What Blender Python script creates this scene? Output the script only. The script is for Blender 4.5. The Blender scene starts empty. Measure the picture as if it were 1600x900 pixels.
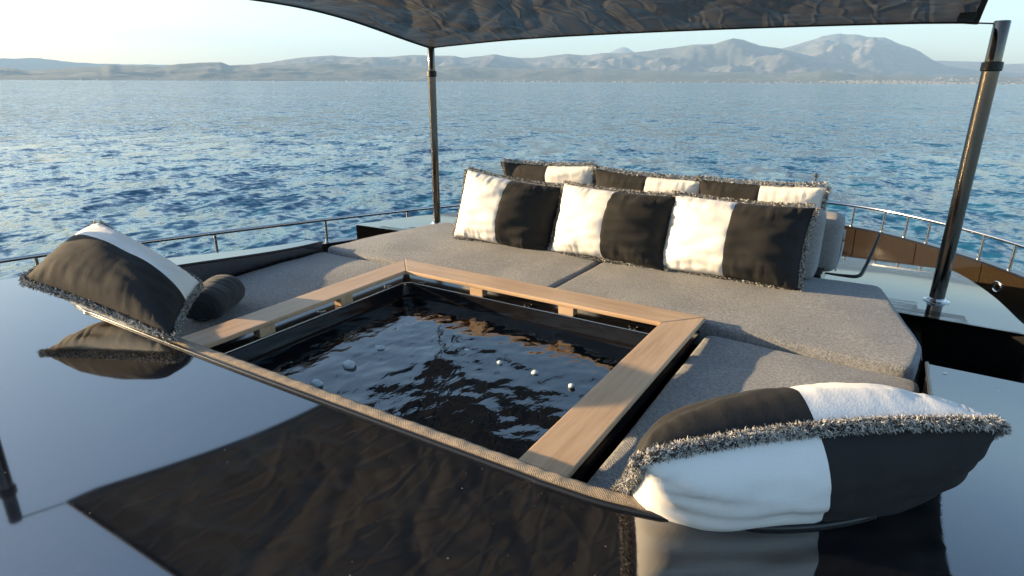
import bpy, bmesh, math, random
import numpy as np
from mathutils import Vector, Matrix, noise

random.seed(7); rng = np.random.default_rng(7)
sc = bpy.context.scene
col = sc.collection
R = math.radians

# ------------------------------------------------------------------ camera
# X = starboard, Y = towards the bow, Z = up; z = 0 is the top of the forward sun pads
CAM_H, YAW, PITCH, ROLL, FPX = 1.10, 31.5, 18.6, 0.25, 960.0
cd = bpy.data.cameras.new('camera'); cam = bpy.data.objects.new('camera', cd); col.objects.link(cam)
cd.sensor_width = 36.0; cd.lens = 36.0 * FPX / 1600.0; cd.clip_start = 0.05; cd.clip_end = 60000
cam.matrix_world = (Matrix.Translation((0, 0, CAM_H)) @ Matrix.Rotation(R(YAW), 4, 'Z')
                    @ Matrix.Rotation(R(90 - PITCH), 4, 'X') @ Matrix.Rotation(R(ROLL), 4, 'Z'))
sc.camera = cam

# ------------------------------------------------------------------ sky, sun, exposure
SUN_AZ, SUN_EL = -109.0, 10.5          # clockwise from the bow
w = bpy.data.worlds.new('World'); sc.world = w; w.use_nodes = True
wn = w.node_tree.nodes; wl = w.node_tree.links
sky = wn.new('ShaderNodeTexSky'); sky.sky_type = 'NISHITA'; sky.sun_disc = False
sky.sun_elevation = R(SUN_EL); sky.sun_rotation = R(SUN_AZ % 360)
sky.air_density = 1.0; sky.dust_density = 1.2; sky.ozone_density = 2.1
wl.new(sky.outputs[0], wn['Background'].inputs[0]); wn['Background'].inputs[1].default_value = 0.105
sl = bpy.data.lights.new('sun', 'SUN'); sl.energy = 5.0; sl.angle = R(0.6); sl.color = (1.0, 0.72, 0.40)
so = bpy.data.objects.new('sun', sl); col.objects.link(so)
sdir = Vector((math.sin(R(SUN_AZ)) * math.cos(R(SUN_EL)), math.cos(R(SUN_AZ)) * math.cos(R(SUN_EL)), math.sin(R(SUN_EL))))
so.rotation_euler = sdir.to_track_quat('Z', 'Y').to_euler()
vs = sc.view_settings; vs.view_transform = 'Standard'; vs.look = 'None'; vs.gamma = 1.0; vs.exposure = 1.95
vs.use_curve_mapping = False
sc.cycles.max_bounces = 10; sc.cycles.volume_bounces = 0; sc.cycles.caustics_reflective = False

# ------------------------------------------------------------------ photo pixel -> ray (1600 x 900)
MW = cam.matrix_world.to_3x3()
def ray(px, py): return MW @ Vector(((px - 800) / FPX, (450 - py) / FPX, -1.0))
def on_z(px, py, z):
    r = ray(px, py); return Vector((0, 0, CAM_H)) + r * ((z - CAM_H) / r.z)
MWI = cam.matrix_world.inverted()
def to_px(p):
    q = MWI @ Vector(p); return 800 + FPX * q.x / -q.z, 450 - FPX * q.y / -q.z

# ------------------------------------------------------------------ material helpers
class NT:
    def __init__(s, name):
        s.m = bpy.data.materials.new(name); s.m.use_nodes = True
        s.t = s.m.node_tree; s.b = s.t.nodes['Principled BSDF']; s.out = s.t.nodes['Material Output']
    def n(s, kind, ins=None, **kw):
        x = s.t.nodes.new('ShaderNode' + kind)
        for k, v in kw.items(): setattr(x, k, v)
        for k, v in (ins or {}).items(): s.set(x.inputs[k], v)
        return x
    def set(s, sock, v):
        if isinstance(v, bpy.types.NodeSocket): s.t.links.new(v, sock)
        elif isinstance(v, bpy.types.Node): s.t.links.new(v.outputs[0], sock)
        else: sock.default_value = v
    def p(s, **kw):
        for k, v in kw.items(): s.set(s.b.inputs[k.replace('_', ' ')], v)
    def co(s, scale=(1, 1, 1), rot=(0, 0, 0), kind='Object'):
        tc = s.n('TexCoord'); mp = s.n('Mapping', {'Scale': scale, 'Rotation': rot}); s.t.links.new(tc.outputs[kind], mp.inputs[0]); return mp.outputs[0]
    def noise(s, vec, scale, detail=3, rough=.5, dist=0):
        return s.n('TexNoise', {'Vector': vec, 'Scale': scale, 'Detail': detail, 'Roughness': rough, 'Distortion': dist}).outputs[0]
    def ramp(s, fac, stops):
        x = s.n('ValToRGB', {0: fac}); e = x.color_ramp.elements
        while len(e) < len(stops): e.new(.5)
        for i, (p, c) in enumerate(stops): e[i].position = p; e[i].color = (*c, 1) if len(c) == 3 else c
        return x.outputs[0]
    def math(s, op, a, b=0.0, c=None):
        x = s.n('Math', operation=op); s.set(x.inputs[0], a); s.set(x.inputs[1], b)
        if c is not None: s.set(x.inputs[2], c)
        return x.outputs[0]
    def mix(s, f, a, b):
        x = s.n('Mix', data_type='RGBA'); s.set(x.inputs[0], f); s.set(x.inputs[6], a); s.set(x.inputs[7], b); return x.outputs[2]
    def bump(s, h, strength=.3, dist=.01, normal=None):
        x = s.n('Bump', {'Height': h, 'Strength': strength, 'Distance': dist})
        if normal is not None: s.set(x.inputs['Normal'], normal)
        return x.outputs[0]
def g3(v): return (v, v, v)

M = {}
def paint(name, base, rough=.05, ior=1.9, dust=.35):
    t = NT(name); c = t.co()
    vor = t.n('TexVoronoi', {'Vector': c, 'Scale': 34.0}); vor.feature = 'F1'
    patch = t.noise(c, 1.7, 4, .6)
    big = t.ramp(t.noise(t.co((1, .35, 1), (0, 0, .6)), 5.0, 6, .7), [(.52, g3(0)), (.78, g3(1))])
    speck = t.ramp(vor.outputs['Distance'], [(.03, g3(1)), (.09, g3(0))])
    rsel = t.ramp(vor.outputs['Color'], [(.72, g3(0)), (.78, g3(1))])
    sp = t.math('MULTIPLY', speck, rsel)
    sp = t.math('MULTIPLY', sp, t.ramp(patch, [(.4, g3(.1)), (.62, g3(1))]))
    sc1 = t.ramp(t.math('ABSOLUTE', t.math('SUBTRACT', t.noise(t.co((1, .08, 1), (0, 0, .9)), 16.0, 2, .5, .6), .5)), [(.0, g3(1)), (.006, g3(0))])
    sc1 = t.math('MULTIPLY', sc1, t.ramp(t.noise(c, 3.1, 3, .6), [(.56, g3(0)), (.66, g3(1))]))
    v2 = t.n('TexVoronoi', {'Vector': c, 'Scale': 75.0}); s2 = t.math('MULTIPLY', t.ramp(v2.outputs['Distance'], [(.05, g3(1)), (.14, g3(0))]), t.ramp(v2.outputs['Color'], [(.80, g3(0)), (.84, g3(1))]))
    sp = t.math('ADD', sp, t.math('MULTIPLY', t.math('MULTIPLY', s2, t.ramp(patch, [(.42, g3(0)), (.6, g3(1))])), .5))
    d = t.math('ADD', t.math('MULTIPLY', sp, 1.3 * dust), t.math('ADD', t.math('MULTIPLY', big, .09 * dust), t.math('MULTIPLY', sc1, .35 * dust)))
    t.p(Base_Color=t.mix(d, (*base, 1), (.34, .28, .22, 1)), IOR=ior)
    t.p(Roughness=t.math('ADD', rough, t.math('MULTIPLY', d, .35)))
    t.p(Normal=t.bump(t.noise(c, .9, 1), .02, .05))
    return t.m
M['gloss'] = paint('gloss_black_gelcoat', (.005, .005, .0065), .04, 2.6, .6)
M['deckgloss'] = paint('foredeck_gelcoat', (.012, .012, .013), .06, 2.0, .25)
M['bronze'] = paint('bronze_bulwark_paint', (.021, .0148, .0085), .14, 1.5, .2)
M['inner'] = paint('black_recess_paint', (.009, .009, .011), .12, 1.5, .25)

def weave_mat(name, colA, colB, period=.011, bumpd=.0022):
    t = NT(name); c = t.co(); s = t.n('SeparateXYZ', {0: c}); k = 2 * math.pi / period
    wob = t.math('MULTIPLY', t.noise(c, 38, 2), 5.0)
    def wv(o, ph=0): return t.math('SINE', t.math('ADD', t.math('MULTIPLY_ADD', o, k, ph), wob))
    a = t.math('MULTIPLY', wv(s.outputs[0]), wv(s.outputs[1]))
    side = t.math('MULTIPLY', wv(t.math('ADD', s.outputs[0], s.outputs[1])), wv(s.outputs[2]))
    nzv = t.n('SeparateXYZ', {0: t.n('NewGeometry').outputs['True Normal']}); top = t.math('GREATER_THAN', t.math('ABSOLUTE', nzv.outputs[2]), .75)
    h = t.math('ADD', t.math('MULTIPLY', a, top), t.math('MULTIPLY', side, t.math('SUBTRACT', 1.0, top)))
    big = t.noise(c, 5, 3); fine = t.noise(c, 260, 2)
    gr = t.noise(c, 95, 2, .6)
    f = t.math('MULTIPLY_ADD', h, .20, .5)
    f = t.math('ADD', f, t.math('ADD', t.math('MULTIPLY_ADD', fine, .4, -.2), t.math('MULTIPLY_ADD', gr, 1.8, -.9)))
    base = t.mix(f, (*colA, 1), (*colB, 1))
    base = t.mix(t.math('MULTIPLY', t.ramp(big, [(.35, g3(0)), (.7, g3(1))]), .22), base, (*[x * .62 for x in colA], 1))
    t.p(Base_Color=base, Roughness=.9, Normal=t.bump(t.math('ADD', h, t.math('MULTIPLY', fine, .5)), .8, bumpd))
    t.b.inputs['Sheen Weight'].default_value = .15
    return t.m
M['pad'] = weave_mat('grey_woven_pad_fabric', (.095, .10, .108), (.39, .395, .40), .012, .0022)
M['strip'] = weave_mat('taupe_edge_fabric', (.20, .155, .11), (.42, .33, .24), .007)
M['sofa'] = weave_mat('pale_grey_woven_fabric', (.24, .235, .23), (.44, .43, .41), .009)

def cloth_mat(name, base, var, scale=270, sheen=.08):
    t = NT(name); c = t.co(); n1 = t.noise(t.co((1, .12, 1)), scale, 2); n2 = t.noise(t.co((.12, 1, 1)), scale, 2); b = t.noise(c, 9, 4, .6)
    f = t.math('ADD', t.math('MULTIPLY', n1, .5), t.math('MULTIPLY', n2, .5))
    t.p(Base_Color=t.mix(t.math('ADD', t.math('MULTIPLY', f, .6), t.math('MULTIPLY', b, .4)), (*base, 1), (*var, 1)), Roughness=.92)
    nrm = t.bump(f, .5, .0016); nrm = t.bump(t.noise(c, 11, 3, .5, .4), .22, .010, nrm)
    t.p(Normal=nrm); t.b.inputs['Sheen Weight'].default_value = sheen
    return t.m
M['white'] = cloth_mat('white_cotton', (.70, .68, .655), (.84, .825, .80))
M['dark'] = cloth_mat('charcoal_linen', (.005, .005, .0055), (.020, .0195, .02), sheen=.0)
M['towel'] = cloth_mat('dark_navy_terry', (.008, .010, .013), (.03, .037, .046), 180)
def plain(name, base, rough=.5, metal=0., ior=1.45):
    t = NT(name); c = t.co(); n = t.noise(c, 30, 3)
    t.p(Base_Color=t.mix(t.math('MULTIPLY', n, .5), (*base, 1), (*[x * .7 for x in base], 1)), Roughness=t.math('MULTIPLY_ADD', n, .08, rough - .04 if rough > .05 else rough), Metallic=metal, IOR=ior)
    return t.m
M['fw'] = plain('white_fringe_thread', (.66, .63, .58), .9)
M['fb'] = plain('black_fringe_thread', (.018, .017, .017), .9)
M['chrome'] = plain('polished_steel', (.62, .60, .57), .12, 1.)
M['tube'] = plain('bronzed_steel_tube', (.13, .115, .10), .12, 1.)
M['rail'] = plain('rail_stainless_steel', (.60, .58, .55), .18, 1.)
M['rubber'] = plain('black_rubber', (.012, .012, .012), .45)
M['trim'] = plain('dark_trim', (.03, .03, .032), .18, .4)
M['hullp'] = plain('hull_black_paint', (.012, .012, .014), .1)
M['piping'] = plain('white_piping', (.6, .58, .55), .8)
M['ice'] = plain('pale_ice', (.55, .66, .70), .3)
M['wallp'] = plain('town_plaster', (.33, .31, .28), .9)

t = NT('oiled_light_teak'); c = t.co((1.0, 16, 16)); s1 = t.noise(c, 3.0, 6, .62, .4); s2 = t.noise(t.co((.6, 5, 5)), 1.6, 3, .5, .8); s3 = t.noise(t.co((3, 60, 60)), 9, 2)
base = t.ramp(t.math('ADD', t.math('MULTIPLY', s1, .55), t.math('MULTIPLY', s2, .45)), [(.30, (.36, .235, .135)), (.5, (.54, .37, .23)), (.72, (.64, .47, .31))])
t.p(Base_Color=base, Roughness=.48, Normal=t.bump(t.math('ADD', s1, s3), .25, .0015)); M['wood'] = t.m

t = NT('hot_tub_water'); c = t.co()
t.p(Base_Color=(.0015, .004, .008, 1), Roughness=.012, IOR=2.0, Normal=t.bump(t.noise(t.co((1, .55, 1), (0, 0, .6)), 17, 3, .55, .5), .16, .018)); M['tubwater'] = t.m

t = NT('sea_water'); c = t.co()
n1 = t.noise(c, 2.3, 5, .62, .3); n2 = t.noise(t.co((1, .6, 1), (0, 0, .7)), .55, 4, .6, .2); n3 = t.noise(c, .08, 3)
def vnoise(vec, scale, detail, k):
    x = t.n('TexNoise', {'Vector': vec, 'Scale': scale, 'Detail': detail, 'Roughness': .6, 'Distortion': .2})
    a = t.n('VectorMath', {0: x.outputs['Color'], 1: (.5, .5, .5)}, operation='SUBTRACT')
    b = t.n('VectorMath', {0: a.outputs[0], 1: (1, 1, 0)}, operation='MULTIPLY'); c_ = t.n('VectorMath', {0: b.outputs[0]}, operation='SCALE'); t.set(c_.inputs['Scale'], k); return c_.outputs[0]
gust = t.math('MULTIPLY_ADD', t.ramp(t.noise(t.co((.5, 1, 1), (0, 0, -.55)), .035, 4, .6), [(.35, g3(0)), (.65, g3(1))]), .30, .85)
geo = t.n('NewGeometry')
va = vnoise(c, 2.4, 4, t.math('MULTIPLY', gust, 1.15)); vb = vnoise(c, .42, 3, t.math('MULTIPLY', gust, 1.05))
vc = vnoise(t.co((.45, 1, 1), (0, 0, -.55)), .085, 3, .30); ad0 = t.n('VectorMath', {0: va, 1: vc}, operation='ADD'); ad = t.n('VectorMath', {0: ad0.outputs[0], 1: vb}, operation='ADD'); ad2 = t.n('VectorMath', {0: ad.outputs[0], 1: geo.outputs['Normal']}, operation='ADD'); nm = t.n('VectorMath', {0: ad2.outputs[0]}, operation='NORMALIZE')
t.p(Base_Color=t.mix(t.ramp(n3, [(.35, g3(0)), (.65, g3(1))]), (.001, .064, .118, 1), (.002, .076, .138, 1)), Roughness=.06, IOR=1.29, Normal=nm.outputs[0]); M['sea'] = t.m

t = NT('canopy_fabric'); c = t.co()
wv_ = t.n('TexNoise', {'Vector': c, 'Scale': 1.6, 'Detail': 2.0}); wsc = t.n('VectorMath', {0: wv_.outputs['Color']}, operation='SCALE'); wsc.inputs['Scale'].default_value = .18; cw = t.n('VectorMath', {0: c, 1: wsc.outputs[0]}, operation='ADD')
def vor(rot, sc3, scale, feat):
    mp = t.n('Mapping', {'Vector': cw.outputs[0], 'Rotation': (0, 0, rot), 'Scale': sc3}); x = t.n('TexVoronoi', {'Vector': mp.outputs[0], 'Scale': scale}); x.feature = feat; return x.outputs['Distance']
f1 = vor(.5, (1, .35, 1), 3.2, 'F1'); f2 = vor(-.7, (1, .3, 1), 5.0, 'F1'); ed = t.ramp(vor(.2, (1, .45, 1), 2.6, 'DISTANCE_TO_EDGE'), [(0, g3(0)), (.06, g3(1))])
ed2 = t.ramp(vor(-.6, (1, .3, 1), 4.2, 'DISTANCE_TO_EDGE'), [(0, g3(0)), (.05, g3(1))]); ed3 = t.ramp(vor(1.2, (1, .25, 1), 3.0, 'DISTANCE_TO_EDGE'), [(0, g3(1)), (.045, g3(0))])
h = t.math('ADD', t.math('ADD', t.math('MULTIPLY', f1, .30), t.math('MULTIPLY', f2, .10)), t.math('ADD', t.math('MULTIPLY', ed, .12), t.math('ADD', t.math('MULTIPLY', ed2, .07), t.math('MULTIPLY', ed3, .09))))
nn = t.bump(h, .55, .09)
t.p(Base_Color=(.014, .0135, .013, 1), Roughness=.30, IOR=1.7, Normal=nn)
tr = t.n('BsdfTranslucent', {'Color': (.28, .27, .25, 1), 'Normal': nn}); mx = t.n('MixShader', {0: .15})
t.t.links.new(t.b.outputs[0], mx.inputs[1]); t.t.links.new(tr.outputs[0], mx.inputs[2]); t.t.links.new(mx.outputs[0], t.out.inputs[0]); M['canopy'] = t.m
M['hem'] = plain('canopy_webbing', (.03, .029, .028), .7)

def land(name, ca, cb, cc, sc_=.0016):
    t = NT(name); c = t.co(); a = t.noise(c, sc_, 6, .62); b = t.noise(c, sc_ * 6, 5, .6); d = t.noise(c, sc_ * .5, 4, .55)
    k = t.mix(t.ramp(a, [(.42, g3(0)), (.58, g3(1))]), (*ca, 1), (*cb, 1)); k = t.mix(t.ramp(t.math('ADD', t.math('MULTIPLY', b, .6), t.math('MULTIPLY', d, .4)), [(.5, g3(0)), (.62, g3(1))]), k, (*cc, 1))
    t.p(Base_Color=k, Roughness=1.0); return t.m
M['hill'] = land('hill_scrub', (.035, .046, .034), (.06, .068, .05), (.13, .12, .095))
M['rock'] = land('mountain_limestone', (.055, .062, .06), (.095, .095, .09), (.19, .165, .15), .0011)

# ------------------------------------------------------------------ object helpers
def tag(o, label=None, cat=None, group=None, kind=None):
    for k, v in (('label', label), ('category', cat), ('group', group), ('kind', kind)):
        if v: o[k] = v
    return o
def empty(name, loc, label, cat, group=None):
    o = bpy.data.objects.new(name, None); col.objects.link(o); o.location = loc; o.empty_display_size = .1
    return tag(o, label, cat, group)
def mesh_obj(name, verts, faces, mat, parent=None, loc=None, smooth=True, mats=None, mi=None):
    """verts are world coordinates; they are stored relative to the parent / loc"""
    org = Vector(loc) if loc is not None else (world_loc(parent) if parent else Vector((0, 0, 0)))
    v = np.asarray(verts, dtype=float).reshape(-1, 3) - np.array(org)
    me = bpy.data.meshes.new(name); me.from_pydata(v.tolist(), [], [list(f) for f in faces])
    for m in (mats or [mat]): me.materials.append(m)
    if mi is not None: me.polygons.foreach_set('material_index', np.asarray(mi, dtype=np.int32))
    if smooth: me.polygons.foreach_set('use_smooth', [True] * len(me.polygons))
    me.validate(); me.update()
    o = bpy.data.objects.new(name, me); col.objects.link(o)
    if parent:
        o.parent = parent; o.location = org - world_loc(parent)
    else: o.location = org
    return o
def world_loc(o):
    v = Vector(o.location)
    while o.parent: o = o.parent; v += o.location
    return v
def bevel(o, wd, seg=3, ang=35):
    m = o.modifiers.new('bevel', 'BEVEL'); m.width = wd; m.segments = seg; m.limit_method = 'ANGLE'; m.angle_limit = R(ang)
    o.data.polygons.foreach_set('use_smooth', [True] * len(o.data.polygons)); 
    n = o.modifiers.new('wn', 'WEIGHTED_NORMAL'); n.keep_sharp = False
    return o
def prism(name, outline, z0, z1, mat, parent=None, bev=.0, seg=3, loc=None):
    n = len(outline); v = [(x, y, z0) for x, y in outline] + [(x, y, z1) for x, y in outline]
    f = [list(range(n))[::-1], list(range(n, 2 * n))] + [[i, (i + 1) % n, n + (i + 1) % n, n + i] for i in range(n)]
    o = mesh_obj(name, v, f, mat, parent, loc, smooth=False)
    if bev: bevel(o, bev, seg)
    return o
def box(name, x0, x1, y0, y1, z0, z1, mat, parent=None, bev=.004, loc=None):
    return prism(name, [(x0, y0), (x1, y0), (x1, y1), (x0, y1)], z0, z1, mat, parent, bev, 2, loc)
def catmull(pts, n=8, closed=False):
    P = [Vector(p) for p in pts]; out = []; N = len(P)
    rg = range(N if closed else N - 1)
    for i in rg:
        a, b, c_, d = (P[(i - 1) % N] if closed or i > 0 else P[0] * 2 - P[1]), P[i], P[(i + 1) % N], (P[(i + 2) % N] if closed or i + 2 < N else P[-1] * 2 - P[-2])
        for k in range(n):
            t_ = k / n; out.append(.5 * ((2 * b) + (c_ - a) * t_ + (2 * a - 5 * b + 4 * c_ - d) * t_ ** 2 + (3 * b - a - 3 * c_ + d) * t_ ** 3))
    if not closed: out.append(P[-1])
    return out
def sweep(path, prof_fn, caps=True, closed=False):
    """prof_fn(i, frac) -> list of (side, up) offsets; returns verts, faces"""
    P = [Vector(p) for p in path]; n = len(P); V = []; F = []; m = None
    for i, p in enumerate(P):
        a = P[max(i - 1, 0)] if not closed else P[i - 1]; b = P[min(i + 1, n - 1)] if not closed else P[(i + 1) % n]
        tg = (b - a).normalized(); upv = Vector((0, 0, 1)) if abs(tg.z) < .97 else Vector((0, 1, 0))
        sd = tg.cross(upv).normalized(); up = sd.cross(tg).normalized()
        pr = prof_fn(i, i / max(n - 1, 1)); m = len(pr)
        V += [tuple(p + sd * q[0] + up * q[1]) for q in pr]
    for i in range(n if closed else n - 1):
        for k in range(m):
            a, b = i * m, ((i + 1) % n) * m
            F.append([a + k, a + (k + 1) % m, b + (k + 1) % m, b + k])
    if caps and not closed: F += [list(range(m))[::-1], list(range((n - 1) * m, n * m))]
    return V, F
def circ(r, k=12, ry=None): return [(r * math.cos(2 * math.pi * i / k), (ry or r) * math.sin(2 * math.pi * i / k)) for i in range(k)]
def tube(name, path, r, mat, parent=None, k=12, loc=None, closed=False):
    pr = circ(r, k); v, f = sweep(path, lambda i, t: pr, True, closed); return mesh_obj(name, v, f, mat, parent, loc)
def lathe(name, axis_base, prof, mat, parent=None, k=24, loc=None):
    """prof: (radius, z) pairs revolved round a vertical axis"""
    b = Vector(axis_base); v = []; f = []
    for r, z in prof: v += [(b.x + r * math.cos(2 * math.pi * i / k), b.y + r * math.sin(2 * math.pi * i / k), b.z + z) for i in range(k)]
    for j in range(len(prof) - 1):
        for i in range(k): f.append([j * k + i, j * k + (i + 1) % k, (j + 1) * k + (i + 1) % k, (j + 1) * k + i])
    f += [list(range(k))[::-1], list(range((len(prof) - 1) * k, len(prof) * k))]
    o = mesh_obj(name, v, f, mat, parent, loc); m = o.modifiers.new('es', 'EDGE_SPLIT'); m.split_angle = R(40); return o

# ================================================================== SETTING: sea
SEA_Z = -3.9
def build_sea():
    half = R(64); az = np.concatenate([np.linspace(-half, half, 900), np.linspace(half, 2 * math.pi - half, 60)[1:-1]])
    inv = np.linspace(1 / 7.0, 1 / 420., 560); r = np.concatenate([[1.0], 1 / inv, np.geomspace(440, 15500, 40)])
    dr = np.gradient(r)
    A, Rr = np.meshgrid(az, r); DR = np.broadcast_to(dr[:, None], A.shape)
    th = R(90 + YAW) - A
    X = Rr * np.cos(th); Y = Rr * np.sin(th); Z = np.zeros_like(X); DX = np.zeros_like(X); DY = np.zeros_like(X)
    fine = (np.abs(A) <= half * 1.001).astype(float)
    wind = R(205)
    for k in range(84):
        lam = float(np.exp(rng.uniform(np.log(.32), np.log(4.2)))); d = wind + rng.normal(0, .55); ph = rng.uniform(0, 6.283)
        kk = 2 * math.pi / lam; amp = .0050 * lam ** .60 * rng.uniform(.5, 1.3) * (1 if lam < 4 else .7)
        fade = np.clip((lam - 2.2 * np.maximum(DR, Rr * half * 2 / 900)) / (lam * .6), 0, 1) * fine
        q = kk * (X * math.cos(d) + Y * math.sin(d)) + ph
        Z += amp * fade * np.cos(q); DX -= .8 * amp * fade * math.cos(d) * np.sin(q); DY -= .8 * amp * fade * math.sin(d) * np.sin(q)
    env = .85 + .18 * np.sin(X * .11 + Y * .05 + 1.) * np.sin(Y * .09 - X * .03)
    Z = Z * env
    V = np.stack([X + DX, Y + DY, Z + SEA_Z], -1).reshape(-1, 3)
    nr, na = X.shape; i = np.arange(nr - 1)[:, None] * na; j = np.arange(na)[None, :]; jn = (j + 1) % na
    Fq = np.stack([i + j, i + na + j, i + na + jn, i + jn], -1).reshape(-1, 4)
    me = bpy.data.meshes.new('sea'); me.vertices.add(len(V)); me.vertices.foreach_set('co', V.ravel())
    me.loops.add(Fq.size); me.loops.foreach_set('vertex_index', Fq.ravel().astype(np.int32))
    me.polygons.add(len(Fq)); me.polygons.foreach_set('loop_start', np.arange(0, Fq.size, 4, dtype=np.int32))
    me.polygons.foreach_set('use_smooth', np.ones(len(Fq), dtype=bool)); me.update(calc_edges=True); me.validate()
    me.materials.append(M['sea'])
    if me.polygons[5].normal.z < 0: me.flip_normals()
    o = bpy.data.objects.new('sea', me); col.objects.link(o); tag(o, kind='structure')
build_sea()

# ================================================================== SETTING: hills across the bay
def ridge(name, prof, d0, D, mat, seed, rough=.16, pw=1.15, rows=26, step=3.0, kind='structure'):
    xs = np.arange(prof[0][0], prof[-1][0] + .1, step); ys = np.interp(xs, [p[0] for p in prof], [p[1] for p in prof])
    V = []; n = len(xs); srows = list(np.linspace(0, 1, rows)) + [1.06, 1.2]
    for s_ in srows:
        for k in range(n):
            jit = noise.fractal(Vector((xs[k] * .035, seed * 3.1, .2)), .8, 2.1, 5) * 1.0
            r = ray(xs[k], ys[k] + jit); h = math.hypot(r.x, r.y); top = CAM_H + r.z * D / h - SEA_Z
            d = d0 + (D - d0) * s_; ux, uy = r.x / h, r.y / h
            if s_ <= 1:
                nz = noise.fractal(Vector((ux * D * .0016 + seed, uy * D * .0016, s_ * 3.0)), .9, 2.2, 6)
                rg = 1 - abs(noise.noise(Vector((ux * D * .0009 + seed * 2, uy * D * .0009, s_ * 2.1)))) * 2
                z = max(top, 6) * (s_ ** pw * (d / D) ** .2 + rough * (nz + .35 * rg) * s_ * (1 - s_) * 3)
                z = min(z, max(top, 6) * d / D * 1.0) if s_ < 1 else max(top, 6)
                if s_ == 0: z = -3
            else: z = max(top, 6) * (1 - (s_ - 1) * 3.2)
            V.append((ux * d, uy * d, SEA_Z + max(z, -3 if s_ == 0 else 1.5)))
    F = [[a * n + b, a * n + b + 1, (a + 1) * n + b + 1, (a + 1) * n + b] for a in range(len(srows) - 1) for b in range(n - 1)]
    o = mesh_obj(name, V, F, mat); tag(o, kind=kind); return o
FAR = [(-260, 100), (-120, 95), (0, 91.5), (30, 91), (56, 90.5), (87, 94), (125, 98), (170, 100), (250, 101), (330, 104), (420, 112)]
ridge('far_hills', FAR, 12300, 13200, M['hill'], 1.3, .1)
ridge('far_hills', [(1400, 112), (1440, 97), (1457, 94.5), (1500, 95.5), (1532, 97), (1555, 101), (1600, 99), (1680, 96), (1800, 100), (1900, 112)], 12300, 13200, M['hill'], 2.3, .1)
ridge('snowy_peak', [(925, 100), (940, 88), (952, 81.5), (964, 76.5), (972, 73.6), (980, 74), (991, 82), (1004, 92), (1020, 104)], 12600, 14200, M['rock'], 3.3, .1)
ridge('mountain', [(1120, 116), (1180, 88), (1225, 75), (1262, 64.5), (1285, 57), (1311, 52.5), (1337, 53.6), (1356, 57.5), (1382, 58), (1405, 68.5), (1431, 77), (1457, 93), (1480, 103), (1525, 110), (1600, 115), (1700, 121)], 7600, 10800, M['rock'], 4.3, .42, 1.25, 46)
ridge('mountain', [(330, 112), (357, 103), (422, 98), (444, 93), (480, 89), (519, 86), (562, 90), (606, 89), (650, 86), (711, 87.5), (724, 90.5), (772, 85), (790, 89), (834, 90.5), (886, 84), (921, 86.6), (939, 83), (1000, 81), (1040, 76), (1082, 69), (1116, 69), (1132, 63), (1146, 59), (1161, 62), (1187, 70.5), (1225, 77), (1290, 92), (1360, 106), (1450, 118)], 6700, 8800, M['rock'], 5.3, .42, 1.15, 46)
ridge('coastal_hills', [(-400, 103), (-200, 106), (0, 105), (47, 109), (90, 107), (125, 104.5), (156, 104.5), (170, 100), (187, 102.5), (250, 104.5), (281, 99.5), (344, 96.5), (359, 102), (375, 101), (430, 102), (520, 99), (600, 104), (700, 103), (800, 107), (900, 106), (1000, 109), (1120, 112), (1230, 115), (1262, 112), (1284, 108.5), (1310, 113), (1340, 117), (1450, 119), (1600, 120), (1750, 119), (2000, 116)], 5600, 6900, M['hill'], 6.3, .35, 1.05, 26)
def town():
    V = []; F = []
    for k in range(800):
        px = random.choice((random.uniform(560, 1000), random.gauss(1250, 150), random.uniform(1000, 1620), random.gauss(1420, 110), random.gauss(1370, 40)))
        if k % 16 == 0: px = random.uniform(-20, 560)
        r = ray(px, 200); h = math.hypot(r.x, r.y); ux, uy = r.x / h, r.y / h; s_ = random.random() ** 2.2
        d = 5605 + 900 * s_; sx = random.uniform(3, 8); hz = random.uniform(3, 7); z0 = SEA_Z + 2 + 46 * s_ ** 1.1 - 4
        cx, cy = ux * d, uy * d; b = len(V); 
        for z in (z0, z0 + hz + 4): V += [(cx - sx, cy - sx, z), (cx + sx, cy - sx, z), (cx + sx, cy + sx, z), (cx - sx, cy + sx, z)]
        F += [[b, b + 1, b + 5, b + 4], [b + 1, b + 2, b + 6, b + 5], [b + 2, b + 3, b + 7, b + 6], [b + 3, b, b + 4, b + 7], [b + 4, b + 5, b + 6, b + 7]]
    o = mesh_obj('coastal_town', V, F, M['wallp'], smooth=False); tag(o, 'pale houses of a town scattered along the far shore', 'town', kind='stuff')
town()

# ================================================================== THE YACHT
yacht = empty('yacht', (-1.5, 0, SEA_Z), 'glossy black motor yacht with curved foredeck, bronze bulwark and steel rail', 'yacht')
XI_P, XI_S = -3.30, .255          # inner edges of the side decks
def brow_z(y): 
    s_ = min(max((y - 1.25) / 1.65, 0), 1); return .15 - .115 * s_ * s_ * (3 - 2 * s_)
arcS = catmull([(-.62, 1.135), (-.42, 1.15), (-.2, 1.215), (-.004, 1.335), (.15, 1.53), (.235, 1.8), (XI_S, 2.05)], 6)
arcS = [Vector((p.x, p.y)) for p in [Vector((*q, 0)) if len(q) == 2 else q for q in arcS]]
inner = [Vector((XI_P, y)) for y in np.linspace(2.85, 1.75, 7)]
inner += [Vector(p) for p in catmull([(XI_P, 1.75), (-3.275, 1.52), (-3.2, 1.32), (-3.06, 1.19), (-2.86, 1.145)], 5)][1:]
inner += [Vector((x, 1.135 + .012 * ((x + 1.7) / 1.1) ** 2 * (1 if x < -1.7 else .2))) for x in np.linspace(-2.8, -.66, 14)]
inner += arcS + [Vector((XI_S, y)) for y in np.linspace(2.15, 2.78, 5)]
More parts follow.
